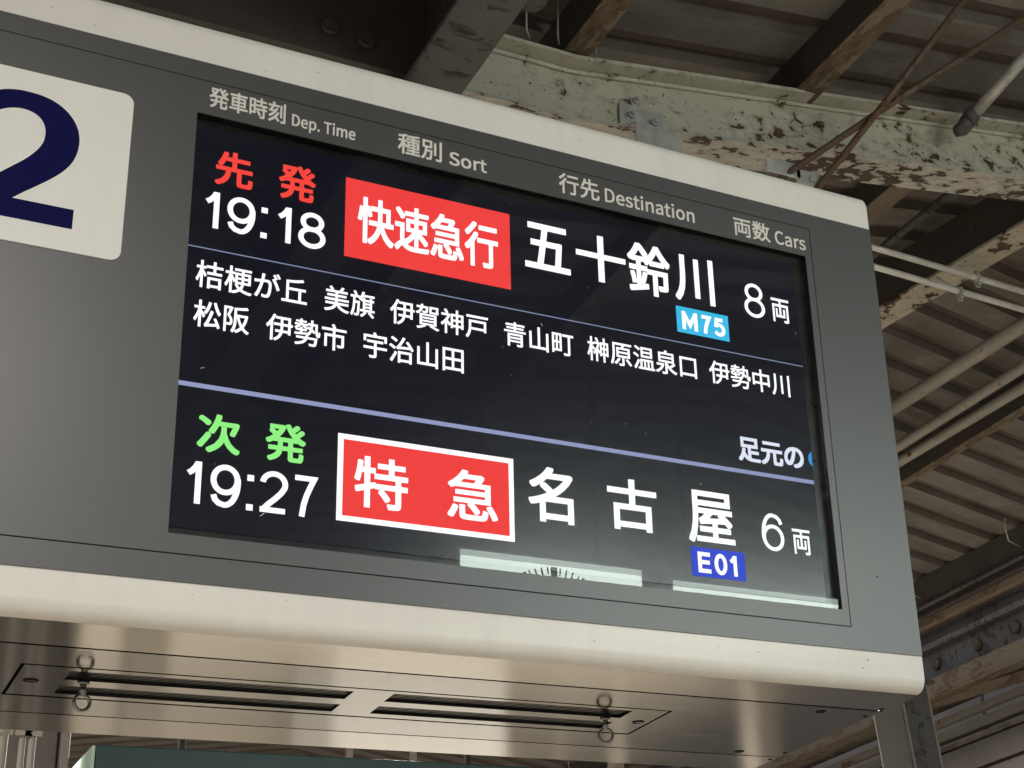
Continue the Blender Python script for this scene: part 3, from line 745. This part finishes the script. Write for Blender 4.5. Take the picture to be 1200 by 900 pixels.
for ch, x0, x1, z0, z1, w in (
    ('1', 0.43736, 0.45726, 2.77933, 2.8346, 0.0072),
    ('9', 0.46781, 0.50499, 2.77862, 2.8346, 0.0072),
    ('1', 0.53343, 0.55323, 2.77933, 2.8346, 0.0072),
    ('8', 0.56328, 0.60077, 2.77862, 2.8346, 0.0072),
    ('1', 0.43636, 0.45575, 2.39091, 2.44668, 0.0072),
    ('9', 0.46681, 0.50399, 2.3901, 2.44718, 0.0072),
    ('2', 0.5266, 0.56378, 2.39091, 2.44718, 0.0072),
    ('7', 0.5678, 0.59956, 2.39091, 2.44668, 0.0072),
    ('M', 1.1542, 1.18134, 2.77098, 2.80244, 0.0062),
    ('7', 1.18586, 1.20545, 2.77098, 2.80244, 0.0062),
    ('5', 1.20947, 1.23058, 2.77058, 2.80244, 0.0062),
    ('8', 1.26937, 1.30726, 2.81751, 2.87821, 0.006),
    ('6', 1.26535, 1.30404, 2.42839, 2.48789, 0.006),
    ('E', 1.1532, 1.17681, 2.38106, 2.41251, 0.0062),
    ('0', 1.18033, 1.20143, 2.38066, 2.41302, 0.006),
    ('1', 1.20445, 1.21802, 2.38106, 2.41251, 0.006),
    ):
    figure(ch, x0, x1, z0, z1, w, YD-.0006, TXT['white'], disp)
for x0, x1, z0, z1, c, y, nm in (
    (0.6273, 0.87311, 2.77832, 2.90444, 'redbox', 0.0096, 'colour_field'),
    (1.14516, 1.23701, 2.76526, 2.80988, 'cyan', 0.0096, 'colour_field'),
    (1.14274, 1.23229, 2.37553, 2.41945, 'blue', 0.0096, 'colour_field'),
    (0.62559, 0.871, 2.39241, 2.51351, 'white', 0.0096, 'colour_field'),
    (0.63313, 0.86377, 2.39995, 2.50598, 'redbox', 0.0094, 'colour_field'),
    (0.42058, 1.36906, 2.74646, 2.74807, 'thin', 0.0096, 'divider_line'),
    (0.41857, 1.36826, 2.54648, 2.55281, 'line', 0.0096, 'divider_line'),
    (0.51283, 0.52117, 2.81852, 2.82676, 'white', 0.0093, 'colon_dot'),
    (0.51283, 0.52117, 2.77983, 2.78807, 'white', 0.0093, 'colon_dot'),
    (0.51173, 0.51997, 2.4299, 2.43814, 'white', 0.0093, 'colon_dot'),
    (0.51173, 0.51997, 2.39071, 2.39895, 'white', 0.0093, 'colon_dot'),
    ):
    field(x0, x1, z0, z1, c, y, nm)
# a blue disc scrolling in from the right edge: only its left rim shows
q = MB(); rc = (1.3766, 2.58838); pts = []
for k in range(15):
    a = math.pi - 1.0 + 2.0*k/14; pts.append((rc[0]+.0145*math.cos(a), rc[1]+.0145*math.sin(a)))
pts = [p for p in pts if p[0] <= LX1+.02]
q.prism(pts, YD, YD+.0002, lambda u, v, w: Vector((u, w, v))).build('colour_field', TXT['ring'], disp)

# dust on the cover glass
rd = random.Random(11); q = MB()
for k in range(26):
    x = rd.uniform(.43, 1.37); z = rd.uniform(2.36, 2.93); r = rd.uniform(.0003, .0007)
    a = rd.uniform(0, 3.14); l = rd.choice([1, 1, 1, 5])
    q.obox((x, .0027, z), (x+math.cos(a)*r*2*l, .0027, z+math.sin(a)*r*2*l), r*1.2, .0002, up=(0, 1, 0))
tag(q.build('dust', plain('dust_white', (.6, .6, .58), .8), board), kind='stuff')
# tiny chips and specks on the enamel
rs = random.Random(4)
for k in range(16):
    x = rs.uniform(.2, 1.5); z = rs.choice([rs.uniform(3.036, 3.07), rs.uniform(2.258, 2.28)]); r = rs.uniform(.0005, .0012)
    MB().cyl((x, -.0002, z), (0, -1, 0), r, .0004, 6).build('paint_speck', BLACK, housing)
# platform number plate
PX0, PX1, PZ0, PZ1, PR = .085, .3372, 2.6965, 2.9465, .014
poly = []
for cx_, cz_, a0 in ((PX1-PR, PZ1-PR, 0), (PX0+PR, PZ1-PR, 90), (PX0+PR, PZ0+PR, 180), (PX1-PR, PZ0+PR, 270)):
    for k in range(9):
        a = math.radians(a0 + 90*k/8); poly.append((cx_+PR*math.cos(a), cz_+PR*math.sin(a)))
q = MB(); q.prism(poly, -.0030, -.0017, lambda u, v, w: Vector((u, w, v)))
plate = q.build('number_plate', PLATEW, board)
# numeral: outline swept along the pen path of a sans-serif 2
def numeral2(x0, x1, z0, z1, w, wb):
    W_, H_ = x1-x0, z1-z0
    P = lambda u, v: Vector((x0+u*W_, z0+v*H_))
    # centre line in unit box (u right, v up) with stroke half-widths
    outer = [(.045, .935), (.16, .975), (.30, .997), (.42, 1.0), (.58, .99), (.73, .955), (.86, .89), (.95, .80), (.985, .70), (.975, .60), (.93, .51), (.85, .43), (.74, .355), (.60, .275), (.47, .205), (.375, .149)]
    inner = [(.045, .76), (.13, .80), (.24, .838), (.36, .855), (.47, .845), (.56, .812), (.615, .755), (.63, .69), (.615, .62), (.56, .55), (.47, .475), (.35, .40), (.21, .315), (.09, .235), (.0, .135), (.0, .09)]
    return [P(*p) for p in outer], [P(*p) for p in inner], [P(0, 0), P(1, 0), P(1, .15), P(0, .15)]
po, pi_, pb_ = numeral2(.1625, .2774, 2.7289, 2.9150, 0, 0)
q = MB()
def catmull(P_, n=5):
    out = []
    for i in range(len(P_)-1):
        a, b, c, d = P_[max(i-1, 0)], P_[i], P_[i+1], P_[min(i+2, len(P_)-1)]
        for k in range(n):
            t = k/n; out.append(.5*((2*b) + (c-a)*t + (2*a-5*b+4*c-d)*t*t + (3*b-a-3*c+d)*t**3))
    return out + [P_[-1]]
A = [q.bm.verts.new((p.x, -.0032, p.y)) for p in catmull(po)]; B = [q.bm.verts.new((p.x, -.0032, p.y)) for p in catmull(pi_)]
for i in range(len(A)-1): q.bm.faces.new((A[i], A[i+1], B[i+1], B[i]))
q.bm.faces.new([q.bm.verts.new((p.x, -.00325, p.y)) for p in pb_])
q.build('numeral', NAVY, plate)

# stainless underside: front strip, middle panel, rear strip with open joints
FB = lambda u, v, w: Vector((u, v, ZB+w))
MB().box(X0+.002, X1-.001, .024, DEP-.002, ZB+.0045, ZB+.0055).build('underside_backing', BLACK, board)
XS0, XS1 = X0+.0015, X1-.001
MB().plate(XS0, XS1, .0215, .1135, [], FB, .003).build('front_strip', STEEL2, board)
MB().plate(XS0, XS1, .1190, .4195, [(.2995, 1.2035, .1960, .3410)], FB, .003).build('middle_panel', STEEL, board)
MB().plate(XS0, XS1, .4235, DEP, [], FB, .003).build('rear_strip', STEEL2, board)
for ya, yb in ((.1136, .1189), (.4196, .4234)): MB().box(X1-.0016, X1-.0008, ya, yb, ZB+.0001, ZB+.0044).build('joint_light_stop', BLACK, board)  # black caps added to block bright leaks through the joint ends
MB().box(XS0, XS1, .0195, .0215, ZB+.0002, ZB+.004).build('seam', BLACK, board)
sl = [(.3598, .7225, .2145, .2545), (.3598, .7260, .2815, .3205), (.7780, 1.1440, .2115, .2530), (.7800, 1.1440, .2770, .3170)]
vent = MB().plate(.3040, 1.1990, .2008, .3350, sl, FB, .003).build('vent_plate', STEEL, board)
for a, b_, c, d in sl:
    q = MB()
    n = 6
    for k in range(n): q.box(a-.004, b_+.004, c+(d-c)*(k+.25)/n, c+(d-c)*(k+.6)/n, ZB+.0035, ZB+.0043)
    q.build('vent_grille', BEZEL, vent)
for x, y in ((.3227, .2668), (1.1823, .267)):
    q = MB(); q.cyl((x, y, ZB-.0004), (0, 0, 1), .0095, .002, 18); q.build('screw', BLACK, vent)
    MB().box(x-.004, x+.007, y-.0012, y+.0012, ZB-.0009, ZB-.0005).build('screw_slot', CHROME, vent)
for x, y, r in ((1.432, .143, .0085), (1.438, .3985, .0085), (1.520, .106, .004), (1.520, .150, .004), (1.522, .39, .004), (1.522, .438, .004), (.02, .143, .0085)):
    MB().cyl((x, y, ZB-.0004), (0, 0, 1), r, .002, 16).build('screw', BLACK, board)
for x, y, rot in ((.384, .258, .25), (1.122, .258, -.35)):
    e = empty('eye_bolt', (x, y, ZB)); e.parent = board; e.location = Vector((x, y, ZB)) - board.location
    q = MB(); q.cyl((x, y, ZB-.004), (0, 0, 1), .0075, .004, 14); q.cyl((x, y, ZB-.018), (0, 0, 1), .0042, .015, 12); q.build('shank', CHROME, e)
    q = MB(); q.torus((x, y, ZB-.027), .0102, .0023, (math.cos(rot), math.sin(rot), 0), (0, 0, 1), 30, 10); q.build('ring', CHROME, e)
# arms that carry the board from the beam
for x in (.35, 1.15):
    q = MB(); q.obox((x, .47, 3.08), (x, 1.36, 4.095), .05, .05, up=(1, 0, 0)); q.build('mounting_arm', GREYP, board)
